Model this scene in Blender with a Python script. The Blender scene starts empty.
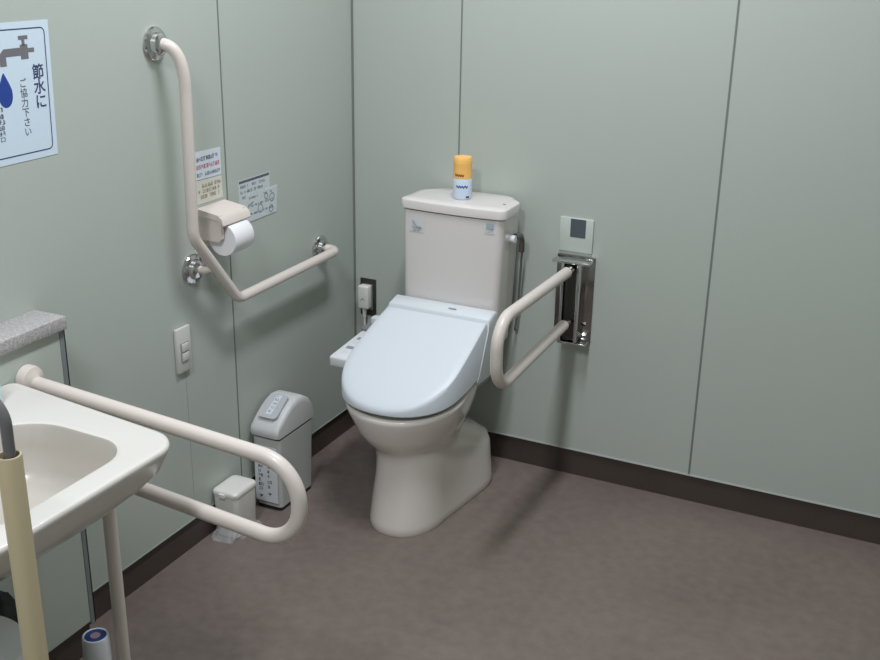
import bpy, bmesh, math, random
from mathutils import Vector, Matrix
random.seed(4)
scene = bpy.context.scene
COL = scene.collection

# ------------------------------------------------------------------ materials
def lin(c):
    c /= 255.0
    return c / 12.92 if c <= 0.04045 else ((c + 0.055) / 1.055) ** 2.4
def rgb(r, g, b): return (lin(r), lin(g), lin(b), 1.0)

def mat(name, col, rough=0.5, metal=0.0, coat=0.0, noise=None, bump=None, spec=0.5, alpha=1.0, trans=0.0):
    m = bpy.data.materials.new(name); m.use_nodes = True
    nt = m.node_tree; b = nt.nodes['Principled BSDF']
    b.inputs['Base Color'].default_value = col
    b.inputs['Roughness'].default_value = rough
    b.inputs['Metallic'].default_value = metal
    b.inputs['Coat Weight'].default_value = coat
    b.inputs['Coat Roughness'].default_value = 0.08
    b.inputs['Specular IOR Level'].default_value = spec
    b.inputs['Alpha'].default_value = alpha
    b.inputs['Transmission Weight'].default_value = trans
    if noise or bump:
        tc = nt.nodes.new('ShaderNodeTexCoord')
    if noise:
        scales, amount, col2 = noise
        prev = None
        for sc_ in scales:
            n = nt.nodes.new('ShaderNodeTexNoise'); n.inputs['Scale'].default_value = sc_
            n.inputs['Detail'].default_value = 5
            nt.links.new(tc.outputs['Object'], n.inputs['Vector'])
            if prev is None: prev = n.outputs['Fac']
            else:
                mx = nt.nodes.new('ShaderNodeMath'); mx.operation = 'AVERAGE' if False else 'ADD'
                nt.links.new(prev, mx.inputs[0]); nt.links.new(n.outputs['Fac'], mx.inputs[1])
                hv = nt.nodes.new('ShaderNodeMath'); hv.operation = 'MULTIPLY'; hv.inputs[1].default_value = .5
                nt.links.new(mx.outputs[0], hv.inputs[0]); prev = hv.outputs[0]
        r = nt.nodes.new('ShaderNodeValToRGB')
        r.color_ramp.elements[0].position = .5 - amount; r.color_ramp.elements[0].color = col
        r.color_ramp.elements[1].position = .5 + amount; r.color_ramp.elements[1].color = col2
        nt.links.new(prev, r.inputs['Fac']); nt.links.new(r.outputs['Color'], b.inputs['Base Color'])
    if bump:
        sc_, st, dist = bump
        n = nt.nodes.new('ShaderNodeTexNoise'); n.inputs['Scale'].default_value = sc_
        n.inputs['Detail'].default_value = 3
        nt.links.new(tc.outputs['Object'], n.inputs['Vector'])
        bp = nt.nodes.new('ShaderNodeBump'); bp.inputs['Strength'].default_value = st; bp.inputs['Distance'].default_value = dist
        nt.links.new(n.outputs['Fac'], bp.inputs['Height']); nt.links.new(bp.outputs['Normal'], b.inputs['Normal'])
    return m

M = dict(
    wall=mat('wall_panel_green_grey', rgb(177, 184, 176), .42, noise=((1.3,), .35, rgb(182, 188, 180)), spec=.35),
    ceil=mat('ceiling_white', rgb(225, 226, 222), .8),
    floor=mat('vinyl_floor_brown', rgb(107, 96, 90), .5, noise=((2.2, 26), .16, rgb(124, 112, 105)), bump=(90, .12, .002), spec=.35),
    base=mat('baseboard_brown', rgb(68, 58, 52), .45, noise=((9,), .3, rgb(76, 66, 60))),
    seam=mat('seam_grey', rgb(118, 124, 120), .5),
    seamthin=mat('seam_soft', rgb(150, 158, 151), .5),
    alu=mat('edge_aluminium', rgb(124, 130, 131), .45, 0),
    lit_edge=mat('panel_edge_highlight', rgb(205, 210, 208), .3, .3),
    ceramic=mat('ceramic_pinkish_ivory', rgb(220, 212, 205), .16, coat=.5),
    ceramic_t=mat('tank_ivory', rgb(222, 216, 213), .2, coat=.4),
    basin=mat('basin_ivory', rgb(214, 210, 204), .2, coat=.3),
    lid=mat('lid_cool_white', rgb(212, 218, 224), .42),
    unit=mat('bidet_white', rgb(214, 220, 224), .38),
    panel=mat('control_panel_white', rgb(222, 224, 226), .4),
    grey=mat('mid_grey_plastic', rgb(120, 124, 126), .45),
    seat_gap=mat('seat_gap_shade', rgb(120, 120, 120), .5),
    rail=mat('rail_resin_ivory', rgb(212, 202, 194), .36, coat=.1),
    rail2=mat('rail_resin_cream', rgb(180, 167, 136), .4),
    chrome=mat('chrome', rgb(205, 205, 205), .12, 1.0),
    chromed=mat('steel_plate', rgb(150, 146, 142), .12, 1.0),
    darkmetal=mat('dark_plate', rgb(78, 76, 72), .35, .7),
    darktube=mat('dark_grey_tube', rgb(112, 110, 111), .35, .3),
    black=mat('black_plastic', rgb(32, 32, 33), .5),
    paper=mat('white_paper', rgb(214, 222, 230), .7),
    poster=mat('poster_paper', rgb(206, 222, 234), .55),
    ypaper=mat('cream_paper', rgb(216, 214, 202), .7),
    clear=mat('laminated_sheet', rgb(200, 208, 210), .35),
    tissue=mat('tissue_white', rgb(232, 232, 234), .9, bump=(300, .1, .001)),
    core=mat('card_core', rgb(150, 135, 120), .9),
    navy=mat('ink_navy', rgb(54, 66, 108), .7), blue=mat('ink_blue', rgb(34, 66, 146), .6),
    ink=mat('ink_grey', rgb(92, 98, 110), .7), inkl=mat('ink_light', rgb(140, 148, 156), .7),
    red=mat('ink_red', rgb(214, 132, 148), .7), tan=mat('ink_tan', rgb(178, 166, 132), .7), soft_ink=mat('ink_soft', rgb(112, 120, 136), .7),
    tapgrey=mat('ink_tap', rgb(112, 112, 116), .7),
    granite=mat('granite_grey', rgb(150, 145, 145), .4, noise=((150, 340), .1, rgb(192, 188, 187))),
    switch=mat('switch_plate', rgb(205, 203, 197), .4),
    bin=mat('bin_grey_body', rgb(184, 187, 184), .45), binlid=mat('bin_grey_lid', rgb(200, 201, 200), .45),
    binflap=mat('bin_flap', rgb(182, 184, 187), .4), binfront=mat('bin_label', rgb(222, 226, 230), .6), strip=mat('strip_pale', rgb(206, 214, 220), .5),
    white=mat('white_plastic', rgb(222, 220, 214), .4),
    orange=mat('orange_cap', rgb(255, 198, 112), .35), can=mat('can_pale_blue', rgb(206, 220, 236), .3, coat=.2),
    canwhite=mat('can_white', rgb(226, 228, 232), .3), pink=mat('cap_pink', rgb(205, 170, 185), .5),
    sensor=mat('sensor_plate', rgb(194, 202, 194), .35), sensor_eye=mat('sensor_window', rgb(112, 122, 130), .12, .5),
    film=mat('plastic_film', rgb(214, 214, 216), .3, alpha=.3), bag=mat('black_bag', rgb(26, 28, 28), .28, bump=(40, .5, .01)),
    binink=mat('ink_dark', rgb(84, 88, 92), .7),
    sticker=mat('sticker_pale', rgb(211, 212, 213), .4), inkvl=mat('ink_pale', rgb(165, 173, 180), .6),
    basin_in=mat('basin_bowl_shaded', rgb(190, 184, 175), .25, coat=.25),  # basin colour darkened to put in the shade inside the bowl
    soap=mat('soap_pale_blue', rgb(190, 226, 236), .2, coat=.3),
    diffuser=mat('lamp_diffuser', rgb(245, 245, 240), .5),
)

# ------------------------------------------------------------------ helpers
def new_obj(name, bm, m, parent=None, smooth=35):
    bmesh.ops.remove_doubles(bm, verts=bm.verts, dist=1e-6)
    bmesh.ops.recalc_face_normals(bm, faces=bm.faces)
    me = bpy.data.meshes.new(name); bm.to_mesh(me); bm.free()
    return link_mesh(name, me, m, parent, smooth)
def link_mesh(name, me, m, parent=None, smooth=35):
    ms = m if isinstance(m, (list, tuple)) else [m]
    for x in ms: me.materials.append(x)
    if smooth:
        me.shade_smooth(); me.set_sharp_from_angle(angle=math.radians(smooth))
    o = bpy.data.objects.new(name, me); COL.objects.link(o)
    if parent is not None:
        o.parent = parent
        o.matrix_parent_inverse = Matrix.Translation(parent.location).inverted()
    return o
def thing(name, label, cat, loc=(0, 0, 0), group=None):
    o = bpy.data.objects.new(name, None); COL.objects.link(o)
    o.location = loc; o.empty_display_size = .05
    o['label'] = label; o['category'] = cat
    if group: o['group'] = group
    return o
def struct(name, bm, m, smooth=35, label=None):
    o = new_obj(name, bm, m, None, smooth); o['kind'] = 'structure'
    return o
def BM(): return bmesh.new()
def box(bm, x0, x1, y0, y1, z0, z1, bev=0.0, seg=3, mi=0):
    mt = Matrix.Translation(((x0+x1)/2, (y0+y1)/2, (z0+z1)/2)) @ Matrix.Diagonal((abs(x1-x0), abs(y1-y0), abs(z1-z0), 1))
    r = bmesh.ops.create_cube(bm, size=1, matrix=mt)
    vs = r['verts']
    if bev:
        es = list({e for v in vs for e in v.link_edges})
        bmesh.ops.bevel(bm, geom=es, offset=bev, segments=seg, profile=.5, affect='EDGES')
    return bm
def loft(bm, loops, cap0=True, cap1=True, close=True):
    rows = [[bm.verts.new(p) for p in lp] for lp in loops]
    n = len(rows[0])
    for a, b in zip(rows, rows[1:]):
        for i in range(n if close else n-1):
            j = (i+1) % n
            try: bm.faces.new((a[i], a[j], b[j], b[i]))
            except ValueError: pass
    if cap0: bm.faces.new(rows[0][::-1])
    if cap1: bm.faces.new(rows[-1])
    return rows
def fillet(pts, rad, n=8):
    pts = [Vector(p) for p in pts]
    if not isinstance(rad, (list, tuple)): rad = [rad]*len(pts)
    out = [pts[0]]
    for i in range(1, len(pts)-1):
        p, a, b = pts[i], (pts[i-1]-pts[i]), (pts[i+1]-pts[i])
        la, lb = a.length, b.length; a.normalize(); b.normalize()
        ang = a.angle(b)
        if ang > math.pi-.02 or rad[i] <= 0: out.append(p); continue
        d = min(rad[i]/math.tan(ang/2), la*.49, lb*.49); r = d*math.tan(ang/2)
        c = p + (a+b).normalized()*(r/math.sin(ang/2))
        s, e = p+a*d-c, p+b*d-c
        ax = s.cross(e).normalized(); tot = s.angle(e)
        for k in range(n+1):
            out.append(c + Matrix.Rotation(tot*k/n, 3, ax) @ s)
    out.append(pts[-1])
    return out
def tube(bm, pts, r, n=18, caps=True):
    pts = [Vector(p) for p in pts]
    if not isinstance(r, (list, tuple)): r = [r]*len(pts)
    T = []
    for i in range(len(pts)):
        t = pts[min(i+1, len(pts)-1)] - pts[max(i-1, 0)]
        T.append(t.normalized())
    u = T[0].orthogonal().normalized()
    loops = []
    for i, p in enumerate(pts):
        if i:
            q = T[i-1].rotation_difference(T[i]); u = q @ u
        u = (u - T[i]*u.dot(T[i])).normalized(); v = T[i].cross(u)
        loops.append([p + (u*math.cos(2*math.pi*k/n) + v*math.sin(2*math.pi*k/n))*r[i] for k in range(n)])
    loft(bm, loops, caps, caps)
    return bm
def lathe(bm, prof, origin, axis=(0, 0, 1), n=32):
    """prof: (radius, height) along axis from origin"""
    ax = Vector(axis).normalized(); u = ax.orthogonal().normalized(); v = ax.cross(u); o = Vector(origin)
    loops = []
    for r, h in prof:
        r = max(r, 1e-4)
        loops.append([o + ax*h + (u*math.cos(2*math.pi*k/n) + v*math.sin(2*math.pi*k/n))*r for k in range(n)])
    loft(bm, loops)
    return bm
def rpoly(corners, seg=8, edge=6):
    """closed rounded 2D polygon; corners: (x, y, radius)"""
    n = len(corners); out = []
    arcs = []
    for i in range(n):
        p = Vector(corners[i][:2]); a = Vector(corners[i-1][:2])-p; b = Vector(corners[(i+1) % n][:2])-p
        la, lb = a.length, b.length; a.normalize(); b.normalize(); ang = a.angle(b); r = corners[i][2]
        d = min(r/math.tan(ang/2), la*.48, lb*.48); r = d*math.tan(ang/2)
        c = p+(a+b).normalized()*(r/math.sin(ang/2)); s = p+a*d-c; e = p+b*d-c
        a0 = math.atan2(s.y, s.x); da = math.atan2(e.y, e.x)-a0
        while da > math.pi: da -= 2*math.pi
        while da < -math.pi: da += 2*math.pi
        arcs.append([Vector((c.x+r*math.cos(a0+da*k/seg), c.y+r*math.sin(a0+da*k/seg))) for k in range(seg+1)])
    for i in range(n):
        out += arcs[i]
        s, e = arcs[i][-1], arcs[(i+1) % n][0]
        out += [s.lerp(e, k/edge) for k in range(1, edge)]
    return [(p.x, p.y) for p in out]
def poly_xy(pts, z): return [Vector((x, y, z)) for x, y in pts]
# frames: columns right, up, normal
LEFTWALL = Matrix(((0, 0, 1), (1, 0, 0), (0, 1, 0))).to_4x4()      # right=+y up=+z normal=+x
BACKWALL = Matrix(((1, 0, 0), (0, 0, -1), (0, 1, 0))).to_4x4()     # right=+x up=+z normal=-y
def frame(F, origin): return Matrix.Translation(origin) @ F
def quad2d(bm, F, pts, d=0.0):
    vs = [bm.verts.new(F @ Vector((x, y, d))) for x, y in pts]
    return bm.faces.new(vs)
def slab2d(bm, F, pts, d0, d1):
    loft(bm, [[F @ Vector((x, y, d0)) for x, y in pts], [F @ Vector((x, y, d1)) for x, y in pts]])
def stroke2d(bm, F, pts, w, d=0.0, closed=False):
    P = [Vector(p) for p in pts]; n = len(P)
    L, Rr = [], []
    for i in range(n):
        a = P[i-1] if (i or closed) else P[i]; b = P[(i+1) % n] if (i < n-1 or closed) else P[i]
        t = (b-a).normalized(); nn = Vector((-t.y, t.x))*w/2
        L.append(bm.verts.new(F @ Vector((*(P[i]+nn), d)))); Rr.append(bm.verts.new(F @ Vector((*(P[i]-nn), d))))
    for i in range(n if closed else n-1):
        j = (i+1) % n
        bm.faces.new((L[i], Rr[i], Rr[j], L[j]))
def marks(bm, F, x0, x1, y, h, d, fill=.75, seed=0):
    """a line of small illegible writing"""
    rr = random.Random(seed); x = x0
    while x < x1 - h*.4:
        w = h*rr.uniform(.45, .9)
        if rr.random() < fill:
            k = rr.randint(0, 2)
            bars = [[(0, .5), (1, .5)], [(0, .1), (1, .15)], [(.5, 0), (.5, 1)], [(0, .9), (1, .85)], [(.1, 0), (.2, .8)], [(.9, .1), (.8, .9)]]
            rr.shuffle(bars)
            for a, b in bars[:3+k]:
                stroke2d(bm, F, [(x+a[0]*w, y+a[1]*h), (x+b[0]*w, y+b[1]*h)], h*.16, d)
        x += w + h*.16
    return bm
def text(name, body, size, F, m, parent, extrude=0.0, spacing=1.0, bold=0.0):
    cu = bpy.data.curves.new(name, 'FONT'); cu.body = body; cu.size = size; cu.align_x = 'CENTER'; cu.align_y = 'CENTER'
    cu.space_line = spacing; cu.offset = bold; cu.resolution_u = 3
    t = bpy.data.objects.new(name, cu); COL.objects.link(t)
    bpy.context.view_layer.update()
    dg = bpy.context.evaluated_depsgraph_get()
    me = bpy.data.meshes.new_from_object(t.evaluated_get(dg))
    bpy.data.objects.remove(t); bpy.data.curves.remove(cu)
    me.name = name; me.materials.clear(); me.transform(F)
    return link_mesh(name, me, m, parent, 0)

# ------------------------------------------------------------------ room
RX, RY, RZ = 3.2, -4.5, 3.2
HB = .1
struct('floor', box(BM(), -.12, RX+.12, RY-.12, .12, -.1, 0), M['floor'])
struct('ceiling', box(BM(), -.12, RX+.12, RY-.12, .12, RZ, RZ+.1), M['ceil'])
struct('wall_left', box(BM(), -.12, 0, RY-.12, .12, HB, RZ), M['wall'])
struct('wall_back', box(BM(), 0, RX, 0, .12, HB, RZ), M['wall'])
struct('wall_right', box(BM(), RX, RX+.12, RY-.12, .12, HB, RZ), M['wall'])
struct('wall_front', box(BM(), 0, RX, RY-.12, RY, HB, RZ), M['wall'])
struct('baseboard_left', box(BM(), -.12, -.007, RY, .0, 0, HB), M['base'])
struct('baseboard_back', box(BM(), -.007, RX, .007, .12, 0, HB), M['base'])
struct('baseboard_right', box(BM(), RX+.007, RX+.12, RY, .0, 0, HB), M['base'])
struct('baseboard_front', box(BM(), -.007, RX, RY-.12, RY-.007, 0, HB), M['base'])
# joint strips between the wall panels
struct('trim_1', box(BM(), 0, .0012, -.7645, -.7595, HB, RZ), M['seam'])
struct('trim_2', box(BM(), 0, .0006, -1.0120, -1.0108, HB, .62), M['seamthin'])
struct('trim_3', box(BM(), .419, .424, -.0012, 0, HB, RZ), M['seam'])
struct('trim_4', box(BM(), 1.318, 1.3245, -.0012, 0, HB, RZ), M['seam'])
struct('trim_5', box(BM(), 0, .006, -.006, 0, HB, RZ), M['seam'])          # corner joint
struct('trim_6', box(BM(), .006, RX, -.0025, 0, HB, HB+.005), M['lit_edge'])  # pale strip paints the light caught on the lower panel edge
struct('trim_7', box(BM(), 2.218, 2.2245, -.0012, 0, HB, RZ), M['seam'])
struct('trim_8', box(BM(), 0, .0025, -1.57, -.006, HB, HB+.003), M['seamthin'])

# boxed-out section under the ledge behind the basin
BX, BY = .09, -1.566
struct('wall_boxing', box(BM(), 0, BX, RY, BY, HB, .9325), M['wall'])
struct('baseboard_boxing', box(BM(), -.007, BX-.012, RY, BY-.008, 0, HB), M['base'])
struct('trim_9', box(BM(), BX-.012, BX+.0015, BY, BY+.0035, HB-.012, .9325), M['alu'])
struct('trim_10', box(BM(), BX, BX+.0015, BY-.014, BY+.0035, HB-.012, .9325), M['alu'])
bm = BM(); box(bm, 0, BX+.012, RY, -1.562, .9335, .967, .003, 2)
o = new_obj('stone_ledge', bm, M['granite'])
o['label'] = 'speckled grey stone ledge along the left wall above the washbasin'; o['category'] = 'ledge'

# ------------------------------------------------------------------ ceiling light and added fill light
def ceiling_or_fill_light(x, y, label, e, L=1.25):
    t = thing('ceiling_or_fill_light', label, 'light', (x, y, RZ))
    bm = BM(); box(bm, x-.15, x+.15, y-L/2, y+L/2, RZ-.05, RZ, .008, 2); new_obj('housing', bm, M['white'], t)
    ld = bpy.data.lights.new('tube_or_fill_light', 'AREA'); ld.shape = 'RECTANGLE'; ld.size = .24; ld.size_y = L-.1
    ld.energy = e; ld.color = (.955, .98, 1.05)
    lo = bpy.data.objects.new('tube_or_fill_light', ld); COL.objects.link(lo); lo.location = (x, y, RZ-.056)
    return lo
ceiling_or_fill_light(.98, -1.0, 'white ceiling light housing above the toilet', 41.5, .9)
ceiling_or_fill_light(1.0, -3.2, 'added fill light in white housing on the ceiling nearer the camera', 50, .9)  # unseen fill lamp, added to brighten surfaces facing the camera

# ------------------------------------------------------------------ toilet
XC = .5
toilet = thing('toilet', 'ivory floor-standing toilet with tank and closed white bidet lid in the corner', 'toilet', (XC, -.4, 0))
def egg(hw, yf, ym, yb, z, nx=2.0, nf=2.0, nb=4.0, N=56, xc=XC, wid=0.0):
    out = []
    for i in range(N):
        t = 2*math.pi*i/N; c, s = math.cos(t), math.sin(t)
        e = nf if c > 0 else nb
        x = xc + hw*math.copysign(abs(s)**(2/e), s)
        if c <= 0: x = xc + (x-xc)*(1+wid*min(1, 1.3*abs(c)**(2/e)))
        y = ym - (ym-yf)*abs(c)**(2/e) if c > 0 else ym + (yb-ym)*abs(c)**(2/e)
        out.append(Vector((x, y, z)))
    return out
lv = [  # z, half width, front, mid, back, nf, nb
    (0.000, .123, -.678, -.50, -.130, 2.2, 7), (.012, .126, -.681, -.50, -.130, 2.2, 7), (.03, .125, -.678, -.50, -.130, 2.2, 7),
    (.09, .121, -.661, -.49, -.132, 2.3, 7), (.16, .116, -.646, -.48, -.135, 2.3, 7), (.195, .114, -.640, -.48, -.140, 2.3, 6),
    (.235, .113, -.636, -.48, -.185, 2.3, 4), (.26, .115, -.638, -.48, -.225, 2.2, 3.4), (.28, .122, -.650, -.48, -.245, 2.1, 3),
    (.305, .146, -.672, -.48, -.245, 2.1, 3), (.335, .170, -.688, -.485, -.235, 2.05, 3), (.37, .184, -.698, -.49, -.225, 2.05, 3.2),
    (.40, .192, -.7055, -.51, -.215, 2.1, 3.5), (.412, .1925, -.7055, -.51, -.215, 2.1, 3.5), (.416, .189, -.702, -.51, -.22, 2.1, 3.5)]
def tilted(lp):
    return [Vector((p.x - .048*max(0, min(1, (p.z-.25)/.1))*max(0, -.31-p.y), p.y, p.z + .13*max(0, min(1, (p.z-.30)/.1))*(p.y+.71))) for p in lp]
bm = BM(); loft(bm, [tilted(egg(h, f, m_, b, z, 2, nf, nb, wid=(.30 if z < .17 else .24 if z < .21 else .12 if z < .24 else 0 if z < .29 else -.10), xc=(.508 if z < .2 else .506 if z < .24 else .502 if z < .29 else .499))) for z, h, f, m_, b, nf, nb in lv])
new_obj('bowl', bm, M['ceramic'], toilet, 50)
# rear deck that carries the tank
bm = BM()
loft(bm, [poly_xy(rpoly([(XC-w, -.30, .03), (XC+w, -.30, .03), (XC+w, -.025, .03), (XC-w, -.025, .03)]), z)
          for z, w in ((.33, .08), (.37, .11), (.395, .125), (.49, .13), (.499, .126))])
new_obj('tank_deck', bm, M['ceramic'], toilet)
# tank
def tank_loop(x0, x1, yf, yb, z, r=.022, bow=.012):
    pts = rpoly([(x0, yf, r), (x1, yf, r), (x1-.012, yb, r), (x0+.012, yb, r)], 6, 10)
    out = []
    for x, y in pts:
        k = (x-(x0+x1)/2)/((x1-x0)/2)
        out.append(Vector((x, y - (bow*(1-k*k) if y < (yf+yb)/2 else 0), z)))
    return out
bm = BM()
loft(bm, [tank_loop(.322, .655, -.200, -.03, .50), tank_loop(.317, .660, -.203, -.03, .508), tank_loop(.312, .670, -.206, -.028, .65),
          tank_loop(.309, .679, -.209, -.026, .90), tank_loop(.309, .681, -.210, -.025, .966)])
new_obj('tank', bm, M['ceramic_t'], toilet)
def lid_loop(s, z):
    pts = rpoly([(.303-s, -.215-s, .022), (.688+s, -.215-s, .022), (.684+s, -.07, .03), (.625, -.012+s*.3, .05), (.38, -.012+s*.3, .05), (.308-s, -.07, .03)], 6, 8)
    out = []
    for x, y in pts:
        k = (x-.5)/.19
        out.append(Vector((x, y - (.012*max(0, 1-k*k) if y < -.12 else 0), z)))
    return out
bm = BM(); loft(bm, [lid_loop(-.004, .969), lid_loop(.001, .972), lid_loop(.002, .993), lid_loop(0, 1.0), lid_loop(-.008, 1.004), lid_loop(-.03, 1.006)])
new_obj('tank_lid', bm, M['ceramic_t'], toilet)
bm = BM(); lathe(bm, [(.0001, 0), (.005, 0), (.005, .0015), (.0001, .0015)], (.655, -.14, 1.0058), n=14); new_obj('lid_plug', bm, M['grey'], toilet)
# stickers on the tank front
def tank_sticker(x0, x1, z0, z1, kind):
    yy = -.2205
    def yf(x):
        k = (x-.495)/.186; return -.2095 - .012*(1-k*k) - .0008
    F = lambda x: frame(BACKWALL, (0, yf(x), 0))
    xm = (x0+x1)/2
    bm = BM(); vs = [bm.verts.new((x0, yf(x0), z0)), bm.verts.new((x1, yf(x1), z0)), bm.verts.new((x1, yf(x1), z1)), bm.verts.new((x0, yf(x0), z1))]
    bm.faces.new(vs)
    st = new_obj('sticker', bm, M['sticker'], toilet, 0)
    bm = BM(); G = frame(BACKWALL, (0, min(yf(x0), yf(x1))-.0012, 0))
    w = x1-x0; h = z1-z0
    if kind == 0:
        stroke2d(bm, G, [(x0+.25*w, z1-.15*h), (x0+.35*w, z0+.62*h), (x0+.55*w, z0+.4*h), (x0+.85*w, z0+.36*h)], .006)
        stroke2d(bm, G, [(x0+.2*w, z0+.36*h), (x0+.85*w, z0+.3*h)], .003)
        marks(bm, G, x0+.3*w, x1-.1*w, z0+.08*h, .006, 0, seed=3)
    else:
        slab2d(bm, G, [(x0+.2*w, z0+.45*h), (x1-.1*w, z0+.45*h), (x1-.1*w, z1-.12*h), (x0+.2*w, z1-.12*h)], 0, .0003)
        marks(bm, G, x0+.15*w, x1-.1*w, z0+.12*h, .004, 0, seed=5)
    new_obj('print', bm, M['inkvl'], st, 0)
tank_sticker(.342, .398, .893, .940, 0)
tank_sticker(.618, .655, .920, .962, 1)
# flush lever and supply hose on the right side of the tank
bm = BM(); lathe(bm, [(.0001, 0), (.013, 0), (.013, .018), (.0001, .018)], (.672, -.115, .885), (1, 0, 0), 20)
lever = new_obj('flush_knob', bm, M['canwhite'], toilet)
bm = BM(); tube(bm, fillet([(.682, -.098, .890), (.692, -.075, .890), (.692, -.060, .868), (.691, -.058, .828)], .01), [.011]*1 + [.0095]*0 + [.0105]*(len(fillet([(.682, -.098, .890), (.692, -.075, .890), (.692, -.060, .868), (.691, -.058, .828)], .01))-1), 14)
new_obj('flush_lever', bm, M['chromed'], toilet)
bm = BM(); tube(bm, fillet([(.688, -.045, .83), (.676, -.032, .60), (.668, -.030, .53), (.66, -.0, .52)], .02), .0040, 10)
new_obj('supply_hose', bm, M['darktube'], toilet)
# bidet seat: body, seat, lid, side panel
def wedge(bm, loops): loft(bm, loops)
ZB = .446
LC = .496
bm = BM()      # body behind the hinge, with slanted front cheeks
sec = [(-.222, .636), (-.230, .662), (-.248, .670), (-.300, .657), (-.303, .653), (-.306, .622), (-.378, .478), (-.392, .456), (-.36, .446), (-.225, .446)]
def sec_at(x, inset):
    cy = sum(p[0] for p in sec)/len(sec); cz = sum(p[1] for p in sec)/len(sec)
    return [Vector((x, cy+(y-cy)*(1-inset), cz+(z-cz)*(1-inset))) for y, z in sec]
loft(bm, [sec_at(LC-.189, .10), sec_at(LC-.187, .04), sec_at(LC-.181, 0), sec_at(LC+.180, 0), sec_at(LC+.186, .04), sec_at(LC+.188, .10)])
body = new_obj('bidet_body', bm, M['unit'], toilet, 40)
bm = BM(); G = frame(BACKWALL, (0, 0, 0))
vs = [(.524, -.282, .6627), (.552, -.282, .6627), (.552, -.273, .6650), (.524, -.273, .6650)]
bm.faces.new([bm.verts.new(v) for v in vs]); new_obj('badge', bm, M['inkl'], body, 0)
# seat ring (its grey paints the shadow in the gap between bowl and lid)
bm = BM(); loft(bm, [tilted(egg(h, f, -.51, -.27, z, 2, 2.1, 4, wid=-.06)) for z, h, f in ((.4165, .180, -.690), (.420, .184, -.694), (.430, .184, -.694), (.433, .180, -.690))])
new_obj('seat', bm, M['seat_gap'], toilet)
# lid
def ztop(y):
    y0, z0, y1, z1 = -.312, .653, -.70, .460
    k = (y-y0)/(y1-y0)
    return z0+(z1-z0)*k + .010*math.sin(math.pi*max(0, min(1, k)))
def lid_outline(s, N=64):
    out = []
    hwb, hwm, ym, yf, yb = .185-s, .197-s, -.52, -.705+s, -.313-s
    # back edge straight, sides bulging, elliptical front
    for k in range(9): out.append((LC-hwb+2*hwb*k/8, yb))
    for k in range(1, 9):
        f = k/8; out.append((LC+hwb+(hwm-hwb)*math.sin(f*math.pi/2), yb+(ym-yb)*f))
    for k in range(1, 32):
        a = math.pi*k/32; e = 2/2.25
        out.append((LC+hwm*math.copysign(abs(math.cos(a))**e, math.cos(a)), ym+(yf-ym)*abs(math.sin(a))**e))
    for k in range(0, 8):
        f = 1-k/8; out.append((LC-hwb-(hwm-hwb)*math.sin(f*math.pi/2), yb+(ym-yb)*f))
    return [(x - .048*max(0, -.31-y), y) for x, y in out]
def lid_level(s, fz): return [Vector((x, y, fz(x, y))) for x, y in lid_outline(s)]
def zlow(x, y): return .434
bm = BM()
def zl(y): return .433 + .115*(y+.70)
loft(bm, [lid_level(.012, lambda x, y: zl(y)), lid_level(.004, lambda x, y: zl(y)+.002), lid_level(.0, lambda x, y: zl(y)+.006),
          lid_level(.0, lambda x, y: max(ztop(y)-.012, zl(y)+.009)), lid_level(.0025, lambda x, y: ztop(y)-.005),
          lid_level(.009, lambda x, y: ztop(y)-.0005), lid_level(.03, lambda x, y: ztop(y)+.001), lid_level(.09, lambda x, y: ztop(y)+.002)])
new_obj('seat_lid', bm, M['lid'], toilet, 30)
# control panel on an arm at the left
def panel_box(x0, x1, y0, y1, z0, z1, tilt, m, name, parent, bev=.006):
    bm = BM(); box(bm, x0, x1, y0, y1, z0, z1, bev, 3)
    c = Vector(((x0+x1)/2, y1, (z0+z1)/2))
    bmesh.ops.rotate(bm, verts=bm.verts, cent=c, matrix=Matrix.Rotation(tilt, 3, 'X'))
    return new_obj(name, bm, m, parent)
panel_box(.205, .330, -.315, -.262, .515, .552, 0, M['grey'], 'panel_arm', toilet, .006)
panel_box(.215, .330, -.262, -.230, .525, .575, 0, M['unit'], 'panel_mount', toilet, .006)
cp = panel_box(.212, .292, -.540, -.318, .506, .545, math.radians(5), M['panel'], 'control_panel', toilet, .008)
for i in range(5):
    yb = -.505 + i*.037
    panel_box(.232+(.0 if i % 2 else .004), .262, yb, yb+.022, .545, .548, 0, M['inkl'] if i in (1, 3) else M['unit'], 'button', cp, .001)
for b in [c for c in cp.children]:
    me = b.data
    Rm = Matrix.Translation((.25, -.285, .53)) @ Matrix.Rotation(math.radians(5), 4, 'X') @ Matrix.Translation((-.25, .285, -.53))
    me.transform(Rm)

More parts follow.
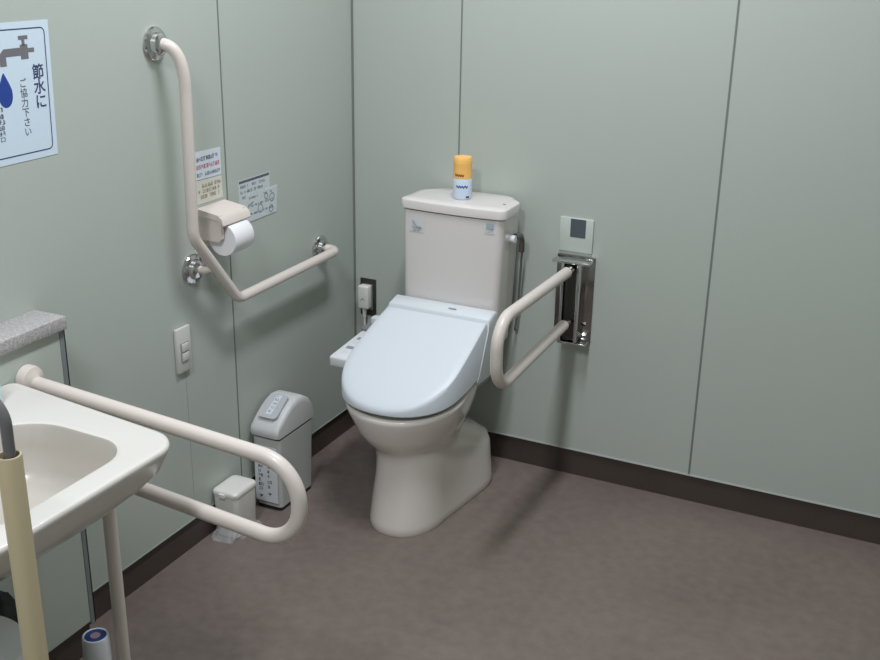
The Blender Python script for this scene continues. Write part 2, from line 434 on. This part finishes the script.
# aerosol on the tank
can = thing('air_freshener_can', 'small aerosol can with orange cap standing on the toilet tank lid', 'can', (.497, -.13, 1.006))
cx, cy, cz = .497, -.13, 1.0062
bm = BM(); lathe(bm, [(.0001, 0), (.028, 0), (.0305, .003), (.0315, .006), (.0315, .070), (.030, .073), (.0001, .073)], (cx, cy, cz)); cbody = new_obj('can_body', bm, M['can'], can)
bm = BM(); lathe(bm, [(.0001, .072), (.0315, .072), (.0318, .078), (.0305, .112), (.0315, .118), (.0315, .134), (.029, .141), (.0001, .142)], (cx, cy, cz)); ccap = new_obj('cap', bm, M['orange'], can)
def wrap_marks(name, m, parent, R, zc, a0, a1, wob, w, seed):
    bm = BM(); rr = random.Random(seed); pts = []
    for k in range(15):
        a = a0+(a1-a0)*k/14; pts.append((a, zc+wob*math.sin(k*1.9)+rr.uniform(-1, 1)*wob*.4))
    L = []
    for a, z in pts:
        q = Vector((cx+R*math.cos(a), cy+R*math.sin(a), z)); L.append((bm.verts.new(q+Vector((0, 0, w/2))), bm.verts.new(q-Vector((0, 0, w/2)))))
    for p, q in zip(L, L[1:]): bm.faces.new((p[0], p[1], q[1], q[0]))
    new_obj(name, bm, m, parent, 0)
FA = -1.1   # angle facing the viewer
wrap_marks('lettering', M['blue'], cbody, .0319, cz+.045, FA-.75, FA+.55, .003, .006, 1)
wrap_marks('lettering', M['navy'], cbody, .0319, cz+.010, FA+.35, FA+.75, .001, .006, 2)
wrap_marks('lettering', mat('ink_brown', rgb(150, 95, 35), .6), ccap, .0321, cz+.083, FA-.95, FA+.1, .002, .007, 5)

# ------------------------------------------------------------------ grab rails
def flange(x, y, z, parent, R=.045, axis=(1, 0, 0)):
    bm = BM(); lathe(bm, [(.0001, 0), (R, 0), (R, .006), (R-.003, .010), (R*.68, .013), (R*.62, .026), (.020, .030), (.0001, .030)], (x, y, z), axis, 32)
    return new_obj('flange', bm, M['chrome'], parent)
rr_ = .0165
lr = thing('grab_rail', 'L-shaped ivory grab rail on the left wall with chrome flanges, around paper holder', 'grab rail', (0, -1.05, 1.0))
def bez(a, b, c, n=14):
    a, b, c = Vector(a), Vector(b), Vector(c)
    return [a*(1-t)**2+b*2*t*(1-t)+c*t*t for t in [k/n for k in range(n+1)]]
path = bez((.012, -1.049, 1.560), (.078, -1.022, 1.568), (.070, -1.016, 1.43)) + fillet([(.070, -1.016, 1.42), (.068, -1.020, 1.026), (.068, -.824, .786), (.068, -.235, .790), (.010, -.245, .793)],
              [0, .07, .05, .045, 0], 10)
bm = BM(); tube(bm, path, rr_, 20); new_obj('rail_bar', bm, M['rail'], lr)
bm = BM(); tube(bm, [(.02, -.950, .906), (.045, -.948, .906), (.064, -.930, .912)], .012, 14); new_obj('rail_stub', bm, M['rail'], lr)
for y, z in ((-1.048, 1.560), (-.952, .906), (-.246, .793)): flange(0, y, z, lr)

fr = thing('fold_up_rail', 'U-shaped ivory armrest rail folding from chrome plate on back wall beside toilet', 'grab rail', (.872, 0, .65))
bm = BM()
box(bm, .803, .938, -.006, 0, .520, .826, .002, 2)
new_obj('wall_plate', bm, M['chromed'], fr)
bm = BM(); box(bm, .838, .850, -.066, -.006, .535, .815, .003, 2); new_obj('hinge_bracket', bm, M['chrome'], fr)
bm = BM(); box(bm, .894, .906, -.066, -.006, .535, .815, .003, 2); new_obj('hinge_bracket', bm, M['chrome'], fr)
bm = BM(); box(bm, .806, .936, -.070, -.004, .812, .822, .003, 2); new_obj('top_cover', bm, M['chrome'], fr)
bm = BM(); box(bm, .836, .936, -.060, -.004, .523, .532, .003, 2); new_obj('bottom_cover', bm, M['chrome'], fr)
bm = BM(); box(bm, .852, .892, -.058, -.008, .545, .805, .004, 2); new_obj('hinge_block', bm, M['darkmetal'], fr)
for z in (.796, .612):
    bm = BM(); lathe(bm, [(.0001, 0), (.014, 0), (.014, .066), (.0001, .066)], (.876, -.05, z), (0, -1, 0), 18); new_obj('end_fitting', bm, M['chrome'], fr)
bm = BM(); lathe(bm, [(.0001, 0), (.008, 0), (.008, .012), (.0001, .012)], (.906, -.045, .562), (1, 0, 0), 14); new_obj('bolt', bm, M['chrome'], fr)
p2 = fillet([(.876, -.115, .797), (.873, -.690, .804), (.873, -.690, .588), (.876, -.115, .612)], [0, .085, .085, 0], 12)
bm = BM(); tube(bm, p2, .0185, 20); new_obj('rail_bar', bm, M['rail'], fr)

wr = thing('washbasin_rail', 'long U-shaped ivory rail on leg along the right side of the washbasin', 'grab rail', (.3, -1.692, 0))
YW = -1.697
bm = BM(); lathe(bm, [(.0001, 0), (.034, 0), (.034, .016), (.031, .024), (.019, .028), (.0001, .040)], (BX+.0016, YW, .851), (1, 0, 0), 32); new_obj('flange', bm, M['rail'], wr)
bm = BM(); lathe(bm, [(.0001, 0), (.034, 0), (.034, .016), (.031, .024), (.019, .028), (.0001, .040)], (BX+.0016, YW, .662), (1, 0, 0), 32); new_obj('flange', bm, M['rail'], wr)
p3 = fillet([(BX+.02, YW, .844), (.846, YW, .800), (.846, YW, .604), (BX+.02, YW, .662)], [0, .095, .095, 0], 12)
bm = BM(); tube(bm, p3, .0178, 22); new_obj('rail_bar', bm, M['rail'], wr)
bm = BM(); tube(bm, [(.308, YW, .642), (.308, YW, .0)], .0165, 18); new_obj('leg', bm, M['rail'], wr)

nr = thing('support_rail', 'upright cream post with bent dark grey tube at its top, at the left picture edge', 'rail', (.692, -2.298, 0))
PX, PY = .692, -2.298
bm = BM(); lathe(bm, [(.0001, 0), (.0205, 0), (.0205, 1.057), (.0195, 1.060), (.0165, 1.060), (.0160, 1.03), (.0001, 1.03)], (PX, PY, 0), n=26); new_obj('post', bm, M['rail2'], nr)
p4 = fillet([(PX+.002, PY, 1.025), (PX+.002, PY, 1.160), (.30, PY-.03, 1.170), (.012, PY-.03, 1.170)], [0, .05, .2, 0], 12)
bm = BM(); tube(bm, p4, .0098, 16); new_obj('bent_tube', bm, M['darktube'], nr)
flange(0, PY-.03, 1.170, nr)

# ------------------------------------------------------------------ washbasin
wb = thing('washbasin', 'wide ivory ceramic washbasin mounted below the stone ledge', 'washbasin', (.36, -2.07, .85))
def bl(pts, z): return poly_xy(rpoly(pts, 8, 8), z)
BXo = BX+.0022
def outer(s, z, rf=.075, rb=.02):
    xr = s
    return bl([(BXo, -1.735-s*.6, rb), (.628-s, -1.797-s*.8, rf), (.625-s, -2.340+s*.8, rf), (BXo, -2.402+s*.6, rb)], z)
def inner(s, z, r1=.13, r2=.085):
    return bl([(.235+s*.6, -1.862-s, r1), (.562-s, -1.872-s, r2), (.566-s, -2.268+s, r2), (.235+s*.6, -2.278+s, r1)], z)
bm = BM()
loft(bm, [outer(.26, .655, .1), outer(.20, .668, .1), outer(.10, .718, .1), outer(.045, .768, .09), outer(.018, .80), outer(.004, .836), outer(0, .849), outer(.002, .856), outer(.006, .858), outer(.012, .858),
          inner(-.008, .858), inner(-.005, .8576), inner(-.001, .856)], True, False)
new_obj('basin_rim', bm, M['basin'], wb, 50)
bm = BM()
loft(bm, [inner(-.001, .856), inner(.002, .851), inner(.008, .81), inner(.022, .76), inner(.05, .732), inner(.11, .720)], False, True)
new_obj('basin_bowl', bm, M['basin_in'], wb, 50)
bm = BM(); lathe(bm, [(.0001, 0), (.022, 0), (.022, .003), (.016, .004), (.0001, .003)], (.40, -2.07, .7202), n=24); new_obj('drain', bm, M['chrome'], wb)
bm = BM()
loft(bm, [poly_xy(rpoly([(BXo, -1.995, .02), (.22, -2.0, .05), (.22, -2.13, .05), (BXo, -2.14, .02)]), z) for z in (.47, .66)])
new_obj('trap_cover', bm, M['basin'], wb)

# soap bottle on the basin's back edge
sb = thing('soap_bottle', 'pale blue pump soap bottle on washbasin back edge, cut off by left picture edge', 'bottle', (.150, -1.862, .859))
bm = BM(); lathe(bm, [(.0001, 0), (.026, 0), (.028, .006), (.028, .075), (.018, .088), (.011, .092), (.011, .10), (.0001, .10)], (.150, -1.862, .8590), n=24); new_obj('bottle_body', bm, M['soap'], sb)
bm = BM(); lathe(bm, [(.0001, .10), (.013, .10), (.013, .116), (.005, .118), (.005, .14), (.0001, .14)], (.150, -1.862, .8590), n=18); tube(bm, [(.15, -1.862, .994), (.19, -1.872, .991)], .005, 10); new_obj('pump', bm, M['canwhite'], sb)

# ------------------------------------------------------------------ paper holder and roll
ph = thing('paper_holder', 'ivory toilet paper holder with cover, on left wall inside the grab rail', 'paper holder', (0, -.84, 1.03))
bm = BM()
prof = [(0.0, .985), (.070, .985), (.080, .995), (.082, 1.055), (.078, 1.066), (0, 1.072)]
loft(bm, [[Vector((x, y, z)) for x, z in prof] for y in (-.908, -.894)])
new_obj('side_cheek', bm, M['rail'], ph)
bm = BM(); loft(bm, [[Vector((x, y, z)) for x, z in prof] for y in (-.791, -.779)]); new_obj('side_cheek', bm, M['rail'], ph)
bm = BM()
cprof = [(0, 1.056), (.066, 1.052), (.082, 1.046), (.090, 1.034), (.094, 1.038), (.088, 1.056), (.074, 1.067), (0, 1.078)]
loft(bm, [[Vector((x, y, z)) for x, z in cprof] for y in (-.912, -.775)]); new_obj('cover', bm, M['rail'], ph)
bm = BM(); box(bm, 0, .012, -.906, -.779, .96, 1.07, .002); new_obj('back_plate', bm, M['rail'], ph)
tr = thing('toilet_roll', 'white toilet paper roll hanging in the ivory holder on left wall', 'toilet roll', (.068, -.835, .99))
bm = BM(); lathe(bm, [(.018, 0), (.0485, 0), (.0495, .002), (.0495, .092), (.0485, .094), (.018, .094)], (.068, -.888, .988), (0, 1, 0), 40); new_obj('paper', bm, M['tissue'], tr)
bm = BM(); lathe(bm, [(.0001, .001), (.018, .001), (.018, .093), (.0001, .093)], (.068, -.888, .988), (0, 1, 0), 20); new_obj('cardboard_core', bm, M['core'], tr)

# ------------------------------------------------------------------ notices on the left wall
F0 = frame(LEFTWALL, (0, 0, 0))
def sheet(name, label, pts, m, th=.0012, cat='notice'):
    bm = BM(); slab2d(bm, F0, pts, -.0004, th)
    o = new_obj(name, bm, m, None, 0); o['label'] = label; o['category'] = cat
    return o
def rect(y0, y1, z0, z1): return [(y0, z0), (y1, z0), (y1, z1), (y0, z1)]
def rrect(y0, y1, z0, z1, r): return rpoly([(y0, z0, r), (y1, z0, r), (y1, z1, r), (y0, z1, r)], 5, 3)
ps = sheet('poster', 'pale blue framed water saving poster with tap drawing at top left of left wall', [(-1.640, 1.330), (-1.432, 1.330), (-1.421, 1.646), (-1.640, 1.648)], M['poster'], cat='poster')
D = .0016
bm = BM(); stroke2d(bm, F0, rpoly([(-1.630, 1.347, .012), (-1.447, 1.347, .012), (-1.436, 1.630, .012), (-1.630, 1.633, .012)], 5, 2), .0028, D, True); new_obj('border', bm, M['navy'], ps, 0)
bm = BM()   # tap drawing
slab2d(bm, F0, rect(-1.5181, -1.4899, 1.607, 1.616), D-.0003, D)
slab2d(bm, F0, rect(-1.5091, -1.5002, 1.594, 1.607), D-.0003, D)
slab2d(bm, F0, rect(-1.5155, -1.4925, 1.563, 1.596), D-.0003, D)
slab2d(bm, F0, rect(-1.4925, -1.4733, 1.577, 1.587), D-.0003, D)
slab2d(bm, F0, [(-1.5155, 1.572), (-1.5155, 1.590), (-1.5654, 1.590), (-1.5795, 1.578), (-1.5795, 1.552), (-1.5603, 1.552), (-1.5603, 1.572)], D-.0003, D)
new_obj('tap_drawing', bm, M['tapgrey'], ps, 0)
bm = BM()
dp = []
for k in range(28):
    a = 2*math.pi*k/28; w = .0185; y = -1.574 + w*1.4*math.sin(a)*(1-.35*max(0, math.cos(a)))*(.25+.75*abs(math.sin(a/2)) if True else 1)
    dp.append((y, 1.499+.039*math.cos(a)))
slab2d(bm, F0, dp, D-.0003, D); new_obj('water_drop', bm, M['blue'], ps, 0)
text('lettering', '節\n水\nに', .037, frame(LEFTWALL, (D, -1.4685, 1.494)), M['navy'], ps, spacing=.93, bold=.0006)
text('lettering', 'ご\n協\n力\n下\nさ\nい', .0225, frame(LEFTWALL, (D, -1.519, 1.452)), M['ink'], ps, spacing=1.0, bold=.0002)
bm = BM()
for k, z in enumerate((1.452, 1.437, 1.424, 1.411, 1.398, 1.385)): marks(bm, F0, -1.603, -1.588, z, .011, D, 1.0, 40+k)
new_obj('small_print', bm, M['ink'], ps, 0)

n1 = sheet('notice', 'small white notice with black and red lines above the toilet paper holder', [(-.910, 1.161), (-.787, 1.158), (-.785, 1.239), (-.908, 1.242)], M['paper'])
for z, h, m_, sd in ((1.213, .013, 'soft_ink', 11), (1.190, .013, 'red', 12), (1.168, .011, 'inkl', 13)):
    bm = BM(); marks(bm, F0, -.902, -.795, z, h, D, .9, sd); new_obj('lettering', bm, M[m_], n1, 0)
n2 = sheet('notice', 'small cream notice with tan writing just above the toilet paper holder', [(-.910, 1.088), (-.784, 1.088), (-.786, 1.154), (-.909, 1.157)], M['ypaper'])
for z, sd in ((1.134, 21), (1.118, 22), (1.102, 23)):
    bm = BM(); marks(bm, F0, -.902 + (.02 if z > 1.13 else 0), -.795, z, .011, D, .8, sd); new_obj('lettering', bm, M['tan'], n2, 0)
n3 = sheet('instruction_sheet', 'pale instruction sheet with dark heading strip right of the paper holder, upper of two', [(-.704, 1.030), (-.540, 1.030), (-.534, 1.118), (-.704, 1.118)], M['clear'])
bm = BM(); slab2d(bm, F0, rect(-.702, -.538, 1.109, 1.117), D-.0003, D); new_obj('heading', bm, M['ink'], n3, 0)
bm = BM()
for k in range(3): marks(bm, F0, -.695, -.55, 1.093-k*.017, .009, D, .6, 31+k)
new_obj('lettering', bm, M['inkl'], n3, 0)
n4 = sheet('instruction_sheet', 'pale instruction sheet with round diagrams overlapping below the dark-headed sheet', [(-.672, .980), (-.505, .982), (-.494, 1.068), (-.660, 1.066)], M['clear'], .0022)
bm = BM()
D2 = .0026
for y, z, r in ((-.528, 1.035, .013), (-.595, 1.012, .013), (-.56, 1.045, .009), (-.535, .999, .011)):
    stroke2d(bm, F0, [(y+r*math.cos(2*math.pi*k/18), z+r*math.sin(2*math.pi*k/18)) for k in range(18)], .004, D2, True)
new_obj('diagram', bm, M['inkl'], n4, 0)
bm = BM()
for k in range(3): marks(bm, F0, -.66, -.52, 1.052-k*.026, .007, D2, .5, 61+k)
slab2d(bm, F0, [(-.66, 1.030), (-.63, 1.038), (-.63, 1.043), (-.66, 1.035)], D2-.0003, D2)
new_obj('lettering', bm, M['inkl'], n4, 0)

# light switch on the left wall
sw = thing('wall_switch', 'tall ivory switch plate on the left wall below the grab rail', 'switch', (0, -1.02, .68))
bm = BM(); box(bm, 0, .012, -1.055, -.991, .607, .746, .003, 2); new_obj('plate', bm, M['switch'], sw)
bm = BM(); box(bm, .012, .0135, -1.041, -1.006, .640, .700, .001, 1); new_obj('frame', bm, M['inkl'], sw)
for z in (.643, .672):
    bm = BM(); box(bm, .0125, .017, -1.038, -1.009, z, z+.025, .0015, 2); new_obj('rocker', bm, M['switch'], sw)

# ------------------------------------------------------------------ back wall fittings
ot = thing('power_outlet', 'dark metal outlet plate low on the back wall left of the toilet tank', 'outlet', (.06, 0, .54))
bm = BM(); box(bm, .027, .094, -.005, 0, .475, .620, .002, 2); new_obj('plate', bm, M['darkmetal'], ot)
bm = BM(); box(bm, .040, .081, -.009, -.005, .500, .600, .001, 1); new_obj('socket', bm, M['grey'], ot)
pg = thing('power_plug', 'white adapter plug with cord in the dark outlet plate on back wall', 'plug', (.06, -.03, .54))
bm = BM(); box(bm, .036, .080, -.042, -.009, .510, .600, .006, 3); plug = new_obj('plug_body', bm, M['white'], pg)
bm = BM(); tube(bm, [(.05, -.0426, .545), (.058, -.0426, .555), (.066, -.0426, .548)], .0015, 6); new_obj('emblem', bm, M['inkl'], plug)
bm = BM(); tube(bm, [(.058, -.028, .511), (.058, -.028, .475)], [.009, .006], 12); new_obj('strain_relief', bm, M['white'], pg)
bm = BM(); tube(bm, fillet([(.058, -.028, .4745), (.058, -.028, .40), (.12, -.06, .33), (.25, -.15, .38), (.318, -.245, .45)], .05), .0035, 8); new_obj('power_cord', bm, M['white'], toilet)
sn = thing('sensor_panel', 'pale square sensor plate with dark window above the folding rail bracket', 'sensor', (.865, 0, .9))
bm = BM(); box(bm, .806, .924, -.008, 0, .838, .956, .003, 2); new_obj('plate', bm, M['sensor'], sn)
bm = BM(); box(bm, .844, .898, -.0095, -.008, .890, .953, .0007, 1); new_obj('window', bm, M['sensor_eye'], sn)

# ------------------------------------------------------------------ floor items on the left
wbn = thing('waste_bin', 'narrow grey swing-lid waste bin on the floor by the left wall, left of toilet', 'waste bin', (.072, -.605, 0))
x0, x1, y0, y1 = .016, .122, -.712, -.508
def binloop(s, z, r=.014): return poly_xy(rpoly([(x0-s, y0-s, r), (x1+s, y0-s, r), (x1+s, y1+s, r), (x0-s, y1+s, r)], 5, 4), z)
bm = BM(); loft(bm, [binloop(-.004, 0), binloop(-.004, .012)]); new_obj('base', bm, M['black'], wbn)
bm = BM(); loft(bm, [binloop(-.004, .0125), binloop(.002, .265)]); bbody = new_obj('body', bm, M['bin'], wbn)
bm = BM(); loft(bm, [binloop(.0, .2655), binloop(.0, .272)]); new_obj('rim_gap', bm, M['black'], wbn)
# lid: profile in y,z swept along x with softened ends
lp = [(-.722, .273), (-.727, .288), (-.722, .304), (-.700, .326), (-.664, .352), (-.630, .370), (-.595, .378), (-.560, .373), (-.525, .352), (-.504, .320), (-.498, .290), (-.500, .273)]
def lidsec(x, s):
    return [Vector((x, -.61+(y+.61)*(1-s*.5), .273+(z-.273)*(1-s))) for y, z in lp]
bm = BM(); loft(bm, [lidsec(.0125, .22), lidsec(.0145, .09), lidsec(.020, .03), lidsec(.030, 0), lidsec(.108, 0), lidsec(.118, .03), lidsec(.1235, .09), lidsec(.1255, .22)])
blid = new_obj('swing_lid', bm, M['binlid'], wbn, 40)
# flap plate on the sloped front of the lid
P0, P1 = Vector((0, -.704, .3270)), Vector((0, -.616, .3800))
ud = (P1-P0).normalized(); nd = Vector((0, -ud.z, ud.y))
FL = Matrix(((1, ud.x, nd.x, .069), (0, ud.y, nd.y, P0.y), (0, ud.z, nd.z, P0.z), (0, 0, 0, 1)))
L_ = (P1-P0).length
bm = BM(); slab2d(bm, FL, rpoly([(-.036, .004, .014), (.036, .004, .014), (.034, L_, .008), (-.034, L_, .008)], 6, 4), .000, .010); fl = new_obj('flap', bm, M['binflap'], blid)
bm = BM(); slab2d(bm, FL, [(-.012, .018), (.010, .018), (.012, L_-.004), (-.008, L_-.004)], .0101, .0106); lb = new_obj('label_strip', bm, M['strip'], blid, 0)
bm = BM()
for k in range(5): marks(bm, FL, -.006, .007, .026+k*.016, .010, .0109, 1, 70+k)
new_obj('lettering', bm, M['inkl'], blid, 0)
GB = frame(BACKWALL, (0, y0-.0032, 0))
bm = BM(); slab2d(bm, GB, rect(x0+.006, x1-.012, .03, .235), -.002, .0006); bf = new_obj('front_label', bm, M['binfront'], bbody, 0)
bm = BM()
for k in range(9): marks(bm, GB, x0+.020, x0+.036, .205-k*.017, .012, .001, 1, 80+k)
for k in range(7): marks(bm, GB, x0+.056, x0+.070, .195-k*.019, .012, .001, 1, 95+k)
slab2d(bm, GB, [(x0+.02, .052), (x0+.036, .052), (x0+.028, .042)], .0008, .0012)
slab2d(bm, GB, [(x0+.055, .064), (x0+.071, .064), (x0+.063, .054)], .0008, .0012)
new_obj('lettering', bm, M['binink'], bbody, 0)

sbn = thing('sanitary_bin', 'small white lidded box standing on the floor left of the grey waste bin', 'bin', (.047, -.875, 0))
a0, a1, b0, b1 = .006, .098, -.930, -.812
def sl(s, z, r=.016): return poly_xy(rpoly([(a0-s, b0-s, r), (a1+s, b0-s, r), (a1+s, b1+s, r), (a0-s, b1+s, r)], 6, 4), z)
bm = BM(); loft(bm, [sl(-.005, .001), sl(-.003, .006), sl(0, .145)]); new_obj('body', bm, M['white'], sbn)
bm = BM(); loft(bm, [sl(.001, .146), sl(.002, .149), sl(.002, .159), sl(-.001, .164), sl(-.006, .1665), sl(-.02, .1672)]); sl_ = new_obj('lid', bm, M['white'], sbn)
bm = BM(); box(bm, .035, .058, b0-.008, b0-.001, .143, .159, .002, 2); new_obj('lid_tab', bm, M['white'], sl_)
# crumpled liner film around its foot
bm = BM(); rows = []
rg = random.Random(9); NN = 40
for j in range(5):
    row = []
    for i in range(NN):
        a = 2*math.pi*i/NN; e = .018+.012*rg.random()
        f = j/4
        hx = .042+f*(e+.012*math.sin(3*a)); hy = .050+f*(e+.016*max(0, -math.sin(a)))
        x = .052+hx*math.copysign(abs(math.cos(a))**.6, math.cos(a)); y = -.873+hy*math.copysign(abs(math.sin(a))**.6, math.sin(a))
        z = max(.0012, .036*(1-f)**1.2*(.8+.3*rg.random())+.010*rg.random()*(1 if j < 4 else .3))
        row.append(bm.verts.new((max(x, .003), y, z)))
    rows.append(row)
for p, q in zip(rows, rows[1:]):
    for i in range(NN): bm.faces.new((p[i], p[(i+1) % NN], q[(i+1) % NN], q[i]))
new_obj('liner_film', bm, M['film'], sbn, 20)

sc2 = thing('spray_can', 'white can with blue-ringed top on the floor beside the washbasin rail leg', 'can', (.267, -1.742, 0))
bm = BM(); lathe(bm, [(.0001, 0), (.033, 0), (.035, .004), (.035, .165), (.0335, .176), (.0325, .213), (.031, .217), (.027, .217), (.026, .215), (.0001, .215)], (.267, -1.742, 0), n=32); c2 = new_obj('can_body', bm, M['canwhite'], sc2)
bm = BM(); lathe(bm, [(.013, .2155), (.026, .2155), (.026, .2165), (.013, .2165)], (.267, -1.742, 0), n=32); new_obj('blue_ring', bm, M['blue'], c2)
bm = BM(); lathe(bm, [(.0001, .2155), (.0125, .2155), (.0125, .2168), (.0001, .2168)], (.267, -1.742, 0), n=24); new_obj('top_emblem', bm, M['pink'], c2)

pb = thing('pail', 'white round lidded pail below the washbasin, cut off by lower left picture corner', 'pail', (.355, -2.19, 0))
bm = BM(); lathe(bm, [(.0001, 0), (.095, 0), (.10, .01), (.120, .465), (.0001, .465)], (.355, -2.19, 0), n=44); new_obj('pail_body', bm, M['canwhite'], pb)
bm = BM(); lathe(bm, [(.0001, .466), (.128, .466), (.132, .470), (.132, .486), (.126, .496), (.095, .508), (.05, .514), (.0001, .516)], (.355, -2.19, 0), n=44); new_obj('pail_lid', bm, M['canwhite'], pb)
bm = BM()
N1, N2 = 26, 12; rows = []; rg = random.Random(5)
bgx, bgy = .170, -1.925
for j in range(N2):
    f = j/(N2-1); row = []
    for i in range(N1):
        a = 2*math.pi*i/N1; r = .066*math.sin(math.pi*min(.97, max(.03, .12+.84*f)))**.6*(1+.16*(rg.random()-.5))
        row.append(bm.verts.new((max(bgx+r*math.cos(a), BX+.006), bgy+r*math.sin(a)*1.1, .002+.40*f*(1+.05*rg.random() if j else 1))))
    rows.append(row)
for p, q in zip(rows, rows[1:]):
    for i in range(N1): bm.faces.new((p[i], p[(i+1) % N1], q[(i+1) % N1], q[i]))
bm.faces.new(rows[0][::-1]); bm.faces.new(rows[-1])
o = new_obj('rubbish_bag', bm, M['bag'], None, 25); o['label'] = 'crumpled black plastic bag on the floor under the washbasin'; o['category'] = 'bag'

# ------------------------------------------------------------------ camera, world
cam = bpy.data.cameras.new('camera'); co = bpy.data.objects.new('camera', cam); COL.objects.link(co)
yaw, pitch, roll = -.445243, .354564, .0174013
cyw, syw, cp, sp = math.cos(yaw), math.sin(yaw), math.cos(pitch), math.sin(pitch)
f = Vector((syw*cp, cyw*cp, -sp)); r = Vector((cyw, -syw, 0)); u = r.cross(f)
r2 = r*math.cos(roll)+u*math.sin(roll); u2 = -r*math.sin(roll)+u*math.cos(roll)
m = Matrix((r2, u2, -f)).transposed().to_4x4(); m.translation = (1.999526, -3.433949, 1.875)
co.matrix_world = m
cam.sensor_width = 36; cam.lens = 1100.185*36/880; cam.clip_start = .02
scene.camera = co
w = bpy.data.worlds.new('world'); scene.world = w; w.use_nodes = True
w.node_tree.nodes['Background'].inputs[0].default_value = (.7, .78, .8, 1); w.node_tree.nodes['Background'].inputs[1].default_value = .15
scene.view_settings.view_transform = 'Standard'
scene.view_settings.exposure = 0.0
